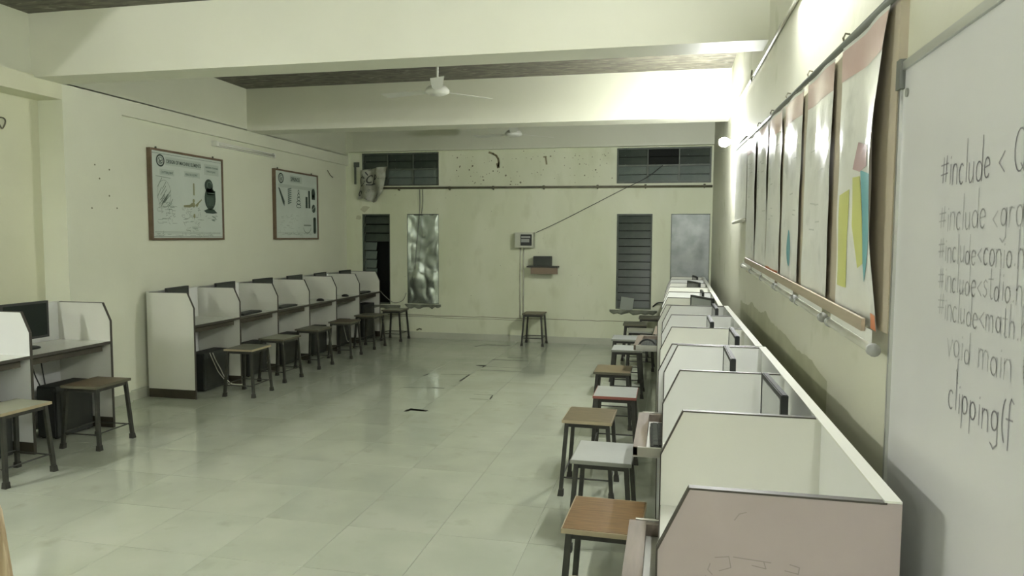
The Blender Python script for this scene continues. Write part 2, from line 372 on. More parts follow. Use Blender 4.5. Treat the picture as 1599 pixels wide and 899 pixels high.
def louvre(h, label, n, gap):
    w_ = window(h, label); x0, x1, z0, z1 = h; dz = (z1-z0-.03)/n
    for j in range(n):
        m = GLASS
        xa, xb = x0+.022, x1-.022
        if gap and j < 7: xb = x0+.022+.20; m = GLASSL
        ang = -12 if not gap else -18
        o = MB().box(0, xb-xa, 0, .005, 0, dz*.93, Matrix.Rotation(math.radians(ang), 4, 'X')).build('louvre_slat', m, w_)
        o.location = (xa, YB+.045+random.uniform(-.004, .004), z0+.018+dz*j)
    return w_
louvre(HOLES[2], 'left louvred window with missing slats, beside the booths', 10, True)
wf = window(HOLES[3], 'window sheeted over with wrinkled silver foil')
wv = louvre(HOLES[4], 'dark louvred window with a grey sheet leaning at its foot', 12, False)
wm = window(HOLES[5], 'rightmost window closed with a dull metal sheet')
def crumple(x0, x1, z0, z1, amp, sc, nx=40, nz=90):
    vs = []; 
    for j in range(nz+1):
        for i in range(nx+1):
            x = x0+(x1-x0)*i/nx; z = z0+(z1-z0)*j/nz
            p = Vector((x*sc, z*sc*.7, 3.3))
            d = noise.noise(p)*amp + abs(noise.noise(p*2.3))*amp*.6
            if z < z0+(z1-z0)*.36: d += amp*.9*abs(noise.noise(p*1.6+Vector((9, 2, 0))))
            e = min(i, nx-i, 4)/4
            vs.append((x, YB+.015-d*e, z))
    mb = MB(); mb.add(vs, [(j*(nx+1)+i, j*(nx+1)+i+1, (j+1)*(nx+1)+i+1, (j+1)*(nx+1)+i) for j in range(nz) for i in range(nx)])
    return mb
crumple(-4.075, -3.566, .56, 1.965, .022, 3.4).build('foil_sheet', FOIL, wf, smooth=True)
crumple(.028, .565, .56, 1.96, .012, 2.2, 16, 30).build('metal_sheet', SHEET, wm, smooth=True)
o = MB().box(0, .19, 0, .004, 0, .19, Matrix.Rotation(.12, 4, 'Y')).build('leaning_sheet', mat('grey_paper', (.26, .29, .24), .7), None)
o.location = (-.71, YB-.02, .55); o.rotation_euler = (math.radians(-8), 0, 0)
tag(o, 'small grey square sheet leaning at the foot of the dark louvred window', 'sheet')
def sill(x0, x1, z):
    n = 12; vs = []
    for k in range(n+1):
        x = x0+(x1-x0)*k/n; dz = random.uniform(.02, .06) if 0 < k < n else .015
        vs += [(x, YB-.05-random.uniform(0, .02), z), (x, YB, z), (x, YB, z-dz-.02), (x, YB-.03, z-dz)]
    mb = MB(); fs = []
    for k in range(n):
        a = 4*k; b = a+4
        for j in range(4): fs.append((a+j, b+j, b+(j+1)%4, a+(j+1)%4))
    fs += [(0,1,2,3), (4*n+3, 4*n+2, 4*n+1, 4*n)]
    mb.add(vs, fs); mb.build('window_sill', CEM, wb)
sill(-4.11, -3.52, .545); sill(-.86, -.16, .54); sill(-4.9, -4.2, .52)

# ------------------------------------------------------------------ lamps (each builder holds its own light)
def tube_light(loc, L, label, strength, lit=True, left=False, rot=0, group=None):
    t = thing('tube_light', label, 'lamp', loc, rot, group)
    MB().box(-.02, .02, -L/2, L/2, -.02, .03).build('batten', WHITEP, t)
    MB().box(.0, .05, -L/2-.005, -L/2+.045, -.025, .03).build('end_cap', WHITEP, t); MB().box(.0, .05, L/2-.045, L/2+.005, -.025, .03).build('end_cap', WHITEP, t)
    m = mat('tube_glass_lit_%d' % strength, (.9, .9, .9), .3, emit=LAMP_COL, strength=strength) if lit else mat('tube_glass_off', (.62, .63, .55), .25)
    MB().cyl((.045, -L/2+.04, 0), (.045, L/2-.04, 0), .014, n=16).build('tube', m, t, smooth=True)
    return t
tube_light((-5.10, 7.95, 2.66), 1.25, 'unlit tube light under the trim on the left wall', 0, False)
tube_light((XR-.02, 3.15, 2.86), 1.25, 'lit tube light above the charts on the right wall', E_TUBE, True, rot=math.pi)
tube_light((XR-.02, -.55, 2.72), 1.25, 'lit tube light on the right wall behind the camera', E_BACK, True, rot=math.pi)
tube_light((-5.30, 1.6, 2.62), 1.25, 'lit tube light on the left wall outside the picture', E_LEFT, True)
tube_light((-2.3, YN+.02, 2.70), 1.25, 'lit tube light on the wall behind the camera', E_BACK, True, rot=math.pi/2)
bl = thing('light_bulb', 'glowing round bulb on the right wall beyond the charts', 'lamp', (XR, 7.13, 2.525))
MB().cyl((0, 0, 0), (-.018, 0, 0), .04, n=20).build('holder_base', WHITEP, bl); MB().cyl((-.018, 0, 0), (-.055, 0, 0), .018, n=16).build('holder', WHITEP, bl)
R_ = Matrix.Rotation(-math.pi/2, 4, 'Y')
mb = MB(); mb.lathe([(.012, .05), (.02, .062), (.036, .085), (.044, .108), (.042, .13), (.03, .15), (.012, .159), (.001, .16)], n=24, M=R_)
mb.build('bulb', mat('bulb_glow', (.9, .9, .9), .3, emit=LAMP_COL, strength=E_BULB), bl, smooth=True)

# ------------------------------------------------------------------ desk booths
PY = .018
def prof(D, s): return [(0, 0), (0, .905), (s*.07, 1.055), (s*D, 1.055), (s*D, 0)]
def booth_row(name_label, x, y0, n, s, D, rz, pmats, cat='desk', trays={}, P=.7625, endy=None):
    """s=+1: front edge at local x=0, depth towards +X (right wall); s=-1 towards the left wall."""
    t = thing('computer_booth', name_label, 'desk', (x, y0, 0), rz, 'rows of partitioned computer booths')
    ext = (lambda a, b: (a, b)) if s > 0 else (lambda a, b: (-b, -a))
    for k in range(n+1):
        pm = pmats[k % len(pmats)]
        o = part('partition', ('partition', s, D), lambda: MB().prism_y([(q[0]+s*.002 if q[0]==0 else q[0], q[1]) for q in prof(D, s)], -PY/2, PY/2), pm, t, loc=(0, k*P, 0))
        if pm is LAMP_: o['label'] = 'pink-beige laminate partition'
        def eb():
            m_ = MB(); e = .0012
            for (a, b) in (((0, .0), (0, .905)), ((0, .905), (s*.07, 1.055)), ((s*.07, 1.055), (s*(D-.03), 1.055))):
                a, b = Vector((a[0], 0, a[1])), Vector((b[0], 0, b[1])); d = (b-a).normalized(); nn = Vector((-d.z*s, 0, d.x*s)) if s > 0 else Vector((d.z, 0, -d.x))
                if nn.z < 0 or (abs(nn.z) < .01 and nn.x*s > 0): nn = -nn
                vs = []
                for p in (a, b):
                    for yy in (-PY/2-e, PY/2+e):
                        for h in (-.003, .0015): vs.append(p+Vector((0, yy, 0))+nn*h)
                m_.add(vs, [(0,1,3,2),(4,6,7,5),(0,4,5,1),(2,3,7,6),(1,5,7,3),(0,2,6,4)])
            return m_
        part('edge_band', ('eb', s, D), eb, EDGE, o)
        a, b = ext(.0, D-.005)
        part('kick_board', ('kick', s, D), lambda: MB().box(a, b, -PY/2-.004, PY/2+.004, .002, .09), KICK, o)
    for k in range(n):
        y = k*P
        a, b = ext(.004, D-.02)
        o = part('desktop', ('desktop', s, D, P), lambda: MB().box(a, b, PY/2+.001, P-PY/2-.001, .717, .735), DESK, t, loc=(0, y, 0))
        a2, b2 = ext(.0, .004)
        part('desk_edge', ('deskedge', s, D, P), lambda: MB().box(a2, b2, PY/2+.001, P-PY/2-.001, .712, .7355), EDGE, o)
        a3, b3 = ext(D-.018, D)
        part('back_panel', ('backp', s, D, P), lambda: MB().box(a3, b3, PY/2, P-PY/2, .02, 1.055), LAMW, t, loc=(0, y, 0))
        ow = trays.get(k)
        if ow is None:
            a4, b4 = ext(.05, .32)
            part('keyboard_tray', ('tray_in', s, P), lambda: MB().box(a4, b4, .045, P-.045, .655, .668).box(b4-.012 if s < 0 else a4, b4 if s < 0 else a4+.012, .045, P-.045, .668, .70), KICK, t, loc=(0, y, 0))
        else:
            a4 = -ow*s; b4 = (.30-ow)*s
            tr = MB().box(min(a4, b4), max(a4, b4), .07, P-.07, .640, .652).build('keyboard_tray', TRAYB, t); tr.location = (0, y, 0)
            m_ = MB(); m_.box(min(a4, a4+s*.055), max(a4, a4+s*.055), .05, P-.05, .655, .693); m_.box(min(a4, b4), max(a4, b4), P-.075, P-.05, .652, .69); m_.box(min(a4, b4), max(a4, b4), .05, .065, .652, .69)
            m_.build('tray_rim', TRAYW, tr)
            MB().box(min(a4+.02, b4), max(a4+.02, b4), .036, .048, .655, .695).build('tray_slide', STEEL, tr); MB().box(min(a4+.02, b4), max(a4+.02, b4), P-.048, P-.036, .655, .695).build('tray_slide', STEEL, tr)
    a5, b5 = ext(D-.035, D)
    MB().box(a5, b5, -PY/2, n*P+PY/2, 1.0555, 1.0605).build('top_cap', LAM, t)
    a6, b6 = ext(D-.10, D-.02)
    return t
booth_row('row of white computer booths along the left wall', -4.543, 6.16, 6, -1, .53, 0, [LAM], P=.7700)
booth_row('nearer pair of white computer booths at the left edge', -4.543, 5.085-.7715*3, 3, -1, .53, 0, [LAMW, LAMW, LAMW, LAM], P=.7715)
PR = .7405
booth_row('nearest right-hand booth row ending in a pink-beige panel', -.015, 1.643, 3, 1, .512, 0, [LAMP_, LAM, LAMW, LAMW], trays={0: .095, 2: .125}, P=PR)
PM = (6.14-3.90)/3
booth_row('middle right-hand row of white booths', -.045, 3.90, 3, 1, .53, 0, [LAMW, LAM, LAMW], P=PM)
PFR = (10.72-6.17)/6
booth_row('farthest right-hand row of white booths, against the back wall', -.085, 6.17, 6, 1, .53, -.013, [LAM, LAM, LAMW], trays={0: .20, 1: .06}, P=PFR)

pk = [o for o in bpy.data.objects if o.get('label') == 'pink-beige laminate partition'][0]
m_ = MB(); fpk = lambda u, v: (u, -PY/2-.0006, v)
for pts_ in ([(.17, .99), (.18, 1.005), (.195, 1.01)], [(.12, .885), (.115, .87), (.125, .86)], [(.13, .90), (.16, .905), (.165, .88), (.14, .87)], [(.17, .905), (.25, .90)], [(.21, .89), (.24, .885), (.235, .90)], [(.29, .90), (.31, .895), (.308, .88), (.28, .885)], [(.11, .855), (.13, .84), (.125, .82)], [(.135, .85), (.14, .83), (.15, .85)]):
    ribbon(m_, pts_, .0022, fpk)
m_.build('scuff_marks', mat('scuff_grey', (.27, .24, .22), .7), pk.parent).location = (0, 0, 0)
for u, v in ((.475, 1.03), (.472, .93), (.473, .88)): pass
# ------------------------------------------------------------------ stools
def stool(x, y, rz, top, edge, label):
    t = thing('stool', label, 'stool', (x, y, 0), rz, 'four-legged iron stools with laminate seats')
    H = .485; wx, wy = .155, .185
    part('seat', 'seat', lambda: MB().box(-wx+.004, wx-.004, -wy+.004, wy-.004, H-.019, H), WOODS[top], t, bevel=.002)
    part('seat_edge', 'seatedge', lambda: MB().box(-wx, -wx+.004, -wy, wy, H-.02, H-.001).box(wx-.004, wx, -wy, wy, H-.02, H-.001).box(-wx+.004, wx-.004, -wy, -wy+.004, H-.02, H-.001).box(-wx+.004, wx-.004, wy-.004, wy, H-.02, H-.001), EDG[edge], t)
    def ap():
        m_ = MB(); a, b = .132, .158
        for s_ in (-1, 1):
            m_.box(-a, a, s_*b-.003, s_*b+.003, H-.048, H-.02); m_.box(s_*a-.003, s_*a+.003, -b, b, H-.048, H-.02)
        return m_
    part('seat_frame', 'apron', ap, IRON, t)
    for sx in (-1, 1):
        for sy_ in (-1, 1):
            lg = part('leg', ('leg', sx, sy_), lambda: MB().bar((sx*.127, sy_*.153, H-.022), (sx*.158, sy_*.176, .03), .024, .024), IRON, t)
            part('foot_cap', ('foot', sx, sy_), lambda: MB().bar((sx*.156, sy_*.1745, .04), (sx*.159, sy_*.177, 0), .031, .031, .036, .036), RUB, lg)
    for s_ in (-1, 1):
        part('stretcher', ('stx', s_), lambda: MB().cyl((-.15, s_*.169, .115), (.15, s_*.169, .115), .0055, n=8), IRON, t)
        part('stretcher', ('sty', s_), lambda: MB().cyl((s_*.151, -.167, .125), (s_*.151, .167, .125), .0055, n=8), IRON, t)
    return t
ST = [
 (-.13, 2.16, .12, 'orange', 'pale', 'orange-brown stool cut off by the bottom edge of the photo'),
 (-.232, 2.885, -.03, 'orange', 'pale', 'orange-brown wood-grain stool with pale edging, nearest fully seen on the right'),
 (-.315, 3.755, -.02, 'white', 'grey', 'white-topped stool just behind the orange-brown one'),
 (-.475, 4.54, -.02, 'brown', 'pale', 'brown-topped stool level with the open tray holding a keyboard'),
 (-.362, 5.27, 0, 'white', 'red', 'white-topped stool with a red front edge'),
 (-.452, 6.19, 0, 'brown', 'dim', 'olive-brown stool behind the red-edged one'),
 (-.400, 7.42, 0, 'white', 'grey', 'white stool half hidden by the far open tray with cables'),
 (-.459, 8.20, 0, 'white', 'grey', 'white stool right behind the far open tray'),
 (-.325, 8.93, 0, 'cream', 'grey', 'pale stool seen as a strip of seat, third from the back wall'),
 (-.42, 9.62, 0, 'grey', 'dim', 'grey-brown stool under the dark louvred window'),
 (-.25, 10.42, 0, 'grey', 'dim', 'last dark-edged stool on the right, nearest the back wall'),
 (-4.262, 3.86, -.04, 'cream', 'pale', 'cream-topped stool at the left edge of the photo'),
 (-4.32, 4.67, .03, 'dark', 'dim', 'dark brown stool beside the nearer left booths'),
 (-4.196, 6.52, .03, 'grey', 'pale', 'brown stool with pale edge, first along the left row'),
 (-4.27, 7.27, -.03, 'cream', 'dim', 'pale-topped stool, second along the left row'),
 (-4.29, 8.09, 0, 'grey', 'dim', 'brown stool, third along the left row'),
 (-4.25, 8.88, .05, 'dark', 'dim', 'dark stool, fourth along the left row'),
 (-4.25, 9.70, -.05, 'grey', 'dim', 'dull stool, fifth along the left row, by the last booth'),
 (-4.18, 10.52, 0, 'cream', 'dim', 'stool standing between the left booths and foil window'),
 (-1.966, 10.56, 0, 'brown', 'dim', 'lone brown stool against the back wall under the fuse box')]
for a in ST: stool(*a)

# ------------------------------------------------------------------ monitors, keyboards, towers
def monitor(x, y, rz, label, scr=SCR, z=.735, w_=.42, h=.29, zb=.07):
    t = thing('monitor', label, 'monitor', (x, y, z), rz, 'computer monitors in the booths')
    zc = zb+h/2
    part('housing', ('mh', w_, h, zb), lambda: MB().box(-.010, .012, -w_/2, w_/2, zb, zb+h).box(-.035, -.01, -w_*.3, w_*.3, zb+.03, zb+h-.10), BLK, t, bevel=.003)
    def bz():
        m_ = MB(); b = .018
        m_.box(.012, .015, -w_/2, w_/2, zb, zb+b); m_.box(.012, .015, -w_/2, w_/2, zb+h-b, zb+h)
        m_.box(.012, .015, -w_/2, -w_/2+b, zb+b, zb+h-b); m_.box(.012, .015, w_/2-b, w_/2, zb+b, zb+h-b); return m_
    part('bezel', ('mb', w_, h, zb), bz, BLK2, t)
    part('screen', ('ms', w_, h, zb), lambda: MB().box(.011, .0135, -w_/2+.018, w_/2-.018, zb+.018, zb+h-.018), scr, t)
    part('stand', ('mst', zb), lambda: MB().box(-.055, -.022, -.03, .03, .008, zb+.08), BLK2, t, bevel=.003)
    part('base', 'mbase', lambda: MB().lathe([(.115, 0), (.115, .006), (.10, .012), (.03, .014)], (-.02, 0, 0), 24), BLK, t)
    return t
PI = math.pi
monitor(-4.86, 4.565, .0, 'large dark monitor in the nearer booth at the left edge')
LM = [(-4.90, 6.38, .15, 'monitor in the first booth of the left row, only its top showing'), (-4.90, 7.19, .10, 'monitor behind the second partition of the left row'),
 (-4.90, 7.96, .0, 'monitor behind the third partition of the left row'), (-4.90, 8.73, .05, 'monitor behind the fourth partition of the left row, a small corner seen'),
 (-4.90, 9.45, .1, 'monitor in the fifth booth of the left row'), (-4.90, 10.26, .05, 'monitor in the last left booth, top catching a glint')]
for x, y, r, l in LM: monitor(x, y, r, l)
RM = [(.385, 2.72, PI+.03, 'grey-screened monitor nearest the camera on the right', SCRG), (.285, 3.44, PI, 'thin edge-on monitor in the third right-hand booth', SCRG),
 (.37, 4.20, PI, 'monitor in the booth behind the edge-on one', SCRG), (.275, 4.85, PI, 'dark-edged monitor midway down the right row', SCRG),
 (.36, 5.75, PI, 'small dark monitor close to the right wall, midway down the row', SCR), (.30, 6.62, PI+.42, 'turned black monitor with grey face, far right row', SCRG),
 (.33, 7.35, PI, 'monitor behind the turned black one on the far right', SCR), (.30, 8.9, PI+.3, 'black monitor near the end of the right row', SCR), (.36, 10.2, PI+.1, 'farthest monitor, in front of the metal sheeted window', SCR)]
for x, y, r, l, s_ in RM: monitor(x, y, r, l, s_)
def keys():
    m_ = MB()
    for r in range(5):
        for c in range(17):
            m_.box(-.058+r*.024, -.038+r*.024, -.2+c*.0236, -.2+c*.0236+.019, .018, .024)
    return m_
def keyboard(x, y, z, rz, label):
    t = thing('keyboard', label, 'keyboard', (x, y, z), rz, 'black keyboards in the booths')
    part('case', 'kcase', lambda: MB().box(-.07, .07, -.21, .21, 0, .018), BLK2, t, bevel=.002)
    part('keys', 'kkeys', keys, mat('key_caps', (.05, .055, .05), .45), t)['kind'] = 'stuff'
keyboard(.0, 1.643+PR*2+.36, .6525, .03, 'black keyboard on the pulled-out tray of the right row')
keyboard(-.17, 6.56, .6525, 0, 'dusty black keyboard on the far pulled-out tray')
keyboard(-4.66, 7.25, .736, .1, 'black keyboard on the second left booth desk')
keyboard(-4.66, 8.05, .736, .05, 'black keyboard on the third left booth desk')
keyboard(-4.66, 10.35, .736, .08, 'black keyboard on the last left booth desk')
def mouse(x, y, label):
    m_ = MB(); prof_ = [(.001, .036), (.02, .033), (.035, .024), (.042, .01), (.042, 0)][::-1]
    m_.lathe(prof_, n=20, M=Matrix.Diagonal((1.3, .8, 1, 1)))
    o = m_.build('mouse', BLK, smooth=True); o.location = (x, y, .7355); tag(o, label, 'mouse', 'black mice on the left desks')
mouse(-4.64, 8.95, 'black mouse on the fourth left booth desk'); mouse(-4.64, 9.72, 'black mouse on the fifth left booth desk')
mouse(-4.70, 4.40, 'black mouse in the nearer left booth beside the monitor')
# headset-like loop on the far tray
mb = MB(); mb.tube([(-.17+.07*math.cos(a), 6.28+.02*math.sin(a), .675+.06*math.sin(a)) for a in [PI*k/12 for k in range(13)]], .008)
o = mb.build('headset', BLK); m_ = MB(); 
for sx in (-1, 1): m_.cyl((-.17+sx*.07-.01, 6.28, .675), (-.17+sx*.07+.01, 6.28, .675), .022, n=16)
m_.build('ear_cup', BLK2, o); tag(o, 'black headset lying on the far pulled-out tray', 'headset')
def tower(x, y, label, h=.37, d=.42, w_=.18, rz=0):
    t = thing('computer_tower', label, 'computer', (x, y, 0), rz, 'computer towers under the left booths')
    MB().box(-w_/2, w_/2, -d/2, d/2, .012, h).build('case', BLK2, t, bevel=.003)
    MB().box(-w_/2+.01, w_/2-.01, -d/2-.012, -d/2, .02, h-.01).build('front_panel', BLK, t)
    MB().box(w_/2, w_/2+.002, -d/2+.04, d/2-.04, .05, h-.05).build('side_cover', mat('dark_cover', (.02, .022, .018), .35), t)
    for sx in (-1, 1):
        for sy_ in (-1, 1): MB().cyl((sx*.06, sy_*.16, 0), (sx*.06, sy_*.16, .012), .012).build('foot', RUB, t)
TW = [(-4.79, 4.85, 'black computer tower under the nearer left booth', .42, .36), (-4.76, 6.68, 'black tower with pale cables under the first left booth', .40, .42), (-4.76, 7.46, 'black computer tower under the second left booth', .38, .38),
 (-4.76, 8.22, 'black computer tower under the third left booth', .38, .40), (-4.76, 8.98, 'black computer tower under the fourth left booth', .38, .40), (-4.76, 9.76, 'black computer tower under the fifth left booth', .38, .40), (-4.70, 10.50, 'tall black tower under the last left booth', .56, .42), (-4.76, 4.05, 'black tower behind the cream stool at the left edge', .40, .40)]
for x, y, l, h, d in TW: tower(x, y, l, h, d)
def cable(pts, r, m, label, smoothn=1, cat='cable'):
    P_ = [Vector(p) for p in pts]; out = []
    for k in range(len(P_)-1):
        p0, p1, p2, p3 = P_[max(k-1, 0)], P_[k], P_[k+1], P_[min(k+2, len(P_)-1)]
        for j in range(6):
            t = j/6; out.append(.5*((2*p1)+(-p0+p2)*t+(2*p0-5*p1+4*p2-p3)*t*t+(-p0+3*p1-3*p2+p3)*t**3))
    out.append(P_[-1]); o = MB().tube(out, r, 6).build('cable', m, None, smooth=True)
    return tag(o, label, cat)
PALE = mat('pale_cable', (.5, .5, .42), .5)
cable([(-4.66, 6.60, .39), (-4.65, 6.64, .30), (-4.655, 6.72, .2), (-4.63, 6.76, .10), (-4.6, 6.85, .012), (-4.5, 6.9, .006)], .005, PALE, 'pale cable drooping over the first tower of the left row')
cable([(-4.66, 6.55, .40), (-4.64, 6.62, .24), (-4.65, 6.69, .16), (-4.6, 6.74, .06), (-4.58, 6.78, .006)], .004, PALE, 'second pale cable drooping to the floor beside the first tower')
cable([(-4.66, 9.66, .40), (-4.64, 9.7, .2), (-4.62, 9.76, .06), (-4.60, 9.84, .2), (-4.64, 9.9, .38)], .004, PALE, 'pale cable looped in front of the fifth left tower')
cable([(-4.85, 4.60, .70), (-4.85, 4.62, .55), (-4.84, 4.66, .43)], .005, BLK, 'black cable running down to the nearer left tower')
cable([(-4.85, 4.68, .70), (-4.84, 4.69, .55), (-4.83, 4.70, .43)], .005, BLK, 'second black cable running down to the nearer left tower')
cable([(-4.545, 10.82-.02, .74), (-4.45, 10.77, .66), (-4.3, 10.77, .56), (-4.15, 10.77, .60), (-4.09, 10.77, .72)], .006, mat('grey_cable', (.25, .26, .2), .5), 'grey cable sagging between the last left booth and foil window')
cable([(-3.86, 10.78, 2.36), (-3.85, 10.76, 2.1), (-3.87, 10.74, 1.8), (-3.9, 10.73, 1.45), (-3.93, 10.73, 1.1)], .005, BLK2, 'thin dark wire hanging in front of the foil window')
cable([(-3.815, 10.79, 2.36), (-3.81, 10.785, 2.15), (-3.83, 10.785, 1.98)], .004, BLK2, 'short thin wire beside the hanging one, over the foil window')
def PY_(px, py, Y):
    d = fw*F+rt*(px-799.5)-up*(py-449.5); t = Y/d.y; return (d.x*t, Y, 1.62+d.z*t)
cable([PY_(837, 363, 10.74), PY_(880, 343, 10.74), PY_(970, 297, 10.74), PY_(1010, 277, 10.76), PY_(1035, 258, 10.78)], .005, BLK2, 'thin wire rising diagonally from the fuse box to the high right window')
cable([(-.22, 10.77, .60), (-.15, 10.74, .66), (-.05, 10.72, .66), (.02, 10.70, .62)], .010, BLK2, 'black cable arched beside the dark louvred window')

# ------------------------------------------------------------------ back wall fittings
fb = thing('fuse_box', 'small grey fuse box with an open window on the back wall', 'fuse box', (-2.15, YB, 1.575))
m_ = MB(); m_.box(-.145, .14, -.13, -.012, -.115, -.10); m_.box(-.145, .14, -.13, -.012, .10, .115); m_.box(-.145, -.13, -.13, -.012, -.10, .10); m_.box(.125, .14, -.13, -.012, -.10, .10); m_.box(-.145, .14, -.012, 0, -.115, .115)
m_.build('case', noisy('grey_enamel', (.36, .38, .28), (.42, .44, .34), 8, .5), fb)
m_ = MB(); m_.box(-.08, -.06, -.145, -.13, -.115, .115); m_.box(.115, .14, -.145, -.13, -.115, .115); m_.box(-.06, .115, -.145, -.13, -.115, -.085); m_.box(-.06, .115, -.145, -.13, .085, .115)
m_.box(-.145, -.08, -.132, -.13, -.115, .115); m_.build('cover_frame', noisy('pale_enamel', (.46, .48, .38), (.52, .54, .43), 8, .5), fb)
MB().box(-.06, .115, -.125, -.06, -.085, .085).build('breaker_bay', BLK2, fb)
MB().box(-.05, .075, -.135, -.125, -.035, .015).box(-.05, .09, -.132, -.125, .03, .06).build('breaker', GREY, fb)
for x in (-2.235, -2.185):
    o = MB().cyl((x, YB-.011, .37), (x, YB-.011, 1.46), .009, n=10).build('conduit', CREAMP, smooth=True)
    tag(o, 'thin pale conduit dropping from the fuse box, %s of the pair' % ('left' if x < -2.2 else 'right'), 'conduit')
sh = thing('wall_shelf', 'small dark wall shelf with a brown front board below the fuse box', 'shelf', (-1.865, YB, 1.17))
MB().box(-.235, .235, -.20, 0, -.008, .016).build('shelf_board', mat('dark_shelf', (.03, .03, .022), .5), sh)
MB().box(-.175, .235, -.19, -.17, -.105, -.009).build('front_board', mat('brown_board', (.20, .15, .10), .6), sh)
for x in (-.12, .18): MB().box(x-.01, x+.01, -.17, 0, -.06, -.009).build('bracket', IRON, sh)
nb = thing('network_box', 'black box standing on the small wall shelf', 'box', (-1.87, YB-.10, 1.187))
MB().box(-.135, .135, -.06, .06, 0, .145).build('case', mat('black_box', (.02, .026, .018), .5), nb, bevel=.002); MB().box(-.12, .12, -.062, -.06, .11, .13).build('front_slot', BLK2, nb)
pp = thing('wall_pipe', 'dark horizontal pipe across the back wall under the high windows', 'pipe', (0, 0, 0))
MB().cyl((-4.52, YB-.04, 2.385), (XR-.01, YB-.04, 2.365), .017, n=12).build('pipe', PIPE, pp, smooth=True)
for px in (623, 702, 770, 849, 933, 1008, 1100):
    x = PY_(px, 294, YB-.04)[0]; MB().cyl((x-.015, YB-.04, 2.376), (x+.015, YB-.04, 2.376), .026, n=12).box(x-.008, x+.008, YB-.04, YB, 2.34, 2.352).build('pipe_clamp', PIPE, pp)
# torn sheet hanging in the left corner
def sheet3(s, t):
    a, b, c, d = [(PY_(*p, 10.68)[0], PY_(*p, 10.68)[2]) for p in ((558, 311), (588, 314), (563, 266), (606, 259))]
    x = (a[0]*(1-s)+b[0]*s)*(1-t)+(c[0]*(1-s)+d[0]*s)*t; z = (a[1]*(1-s)+b[1]*s)*(1-t)+(c[1]*(1-s)+d[1]*s)*t
    x += .03*math.sin(t*5)*(s > .6); z += .02*math.sin(s*6)*(1-t)
    y = YB-.08+.03*math.sin(s*11+t*4)+.02*noise.noise(Vector((s*5, t*5, 1)))
    return (x, y-.02, z)
sht = thing('hanging_sheet', 'dirty crumpled plastic sheet with lettering hung over the left high window', 'sheet')
n = 24; m_ = MB(); m_.add([sheet3(i/n, j/n) for j in range(n+1) for i in range(n+1)], [(j*(n+1)+i, j*(n+1)+i+1, (j+1)*(n+1)+i+1, (j+1)*(n+1)+i) for j in range(n) for i in range(n)])
m_.build('sheet', CLOTH, sht, smooth=True)
so = lambda u, v: (lambda p: (p[0], p[1]-.006, p[2]))(sheet3(u, v))
m_ = MB()
ribbon(m_, ell(.40, .66, .10, .12, 50, 310, 12), .045, so); ribbon(m_, [(.57, .53), (.57, .79)], .045, so); ribbon(m_, ell(.58, .72, .11, .065, -90, 90, 8), .04, so)
ribbon(m_, [(.22, .52), (.35, .47), (.5, .48), (.62, .52)], .04, so); ribbon(m_, ell(.12, .60, .08, .16, 40, 320, 12), .035, so); ribbon(m_, ell(.06, .2, .05, .08, 0, 300, 10), .04, so)
ribbon(m_, [(.1, .82), (.2, .9), (.28, .8)], .035, so); ribbon(m_, [(.8, .25), (.82, .1)], .03, so)
m_.build('lettering', mat('black_print', (.03, .035, .025), .6), sht)
m_ = MB(); m_.box(-4.955, -4.93, YB-.05, YB-.02, 2.45, 2.76); m_.box(-4.97, -4.88, YB-.03, YB-.01, 2.72, 2.80); m_.build('hanger_bar', WFRAME, sht)

# ------------------------------------------------------------------ left wall fittings
def chart(y0, y1, z0, z1, label):
    t = thing('wall_chart', label, 'chart', (-5.12, y0, z0), 0, 'framed charts on the left wall')
    W, H = y1-y0, z1-z0; m_ = MB()
    m_.box(.002, .045, 0, .022, 0, H); m_.box(.002, .045, W-.022, W, 0, H); m_.box(.002, .045, .022, W-.022, 0, .022); m_.box(.002, .045, .022, W-.022, H-.022, H)
    m_.build('frame', FRAMEB, t)
    MB().box(.004, .034, .022, W-.022, .022, H-.022).build('printed_sheet', CHART, t)
    for yy in (W*.1, W*.88): MB().cyl((.01, yy, H+.012), (.018, yy, H+.012), .011, n=12).box(.006, .012, yy-.004, yy+.004, H-.005, H+.012).build('hanging_tab', WFRAME, t)
    return t, W, H
def PP(t, name, m, fn):
    mb = MB(); fn(mb); return mb.build(name, m, t)
g = lambda u, v: (.0350, u, v)
def rect(mb, u0, u1, v0, v1, fnn): mb.add([fnn(u0, v0), fnn(u1, v0), fnn(u1, v1), fnn(u0, v1)], [(0,1,2,3)])
def poly(mb, pts, fnn): mb.add([fnn(*p) for p in pts], [tuple(range(len(pts)))])
g2 = lambda u, v: (.0356, u, v); g3 = lambda u, v: (.0362, u, v)
def emblem(t, u, v, r):
    def f(mb):
        ribbon(mb, ell(u, v, r, r, 0, 360, 28), r*.28, g2); ribbon(mb, ell(u, v, r*.62, r*.62, 0, 360, 20), r*.1, g2)
        ribbon(mb, [(u-r*.4, v+r*.35), (u, v-.1*r), (u+r*.45, v+r*.1)], r*.16, g3); ribbon(mb, [(u-r*.1, v-r*.45), (u-r*.2, v+.1*r)], r*.2, g3); ribbon(mb, [(u+.05*r, v-.3*r), (u+.35*r, v-.35*r)], r*.16, g3)
    PP(t, 'round_emblem', INK, f)
c1, W, H = chart(6.27, 7.465, 1.57, 2.495, 'framed DESIGN OF MACHINE ELEMENTS chart, left one on the wall')
emblem(c1, .155, H-.115, .055)
PP(c1, 'header_box', INKP, lambda mb: (rect(mb, .23, .80, H-.155, H-.07, g), rect(mb, .86, 1.12, H-.20, H-.08, g), rect(mb, .14, .36, H-.26, H-.20, g), rect(mb, .52, .78, H-.25, H-.19, g)))
text_mesh('DESIGN OF MACHINE ELEMENTS', .053, WL, (.0356, .245, H-.133), INK, c1, sx=.72, off=.0006)
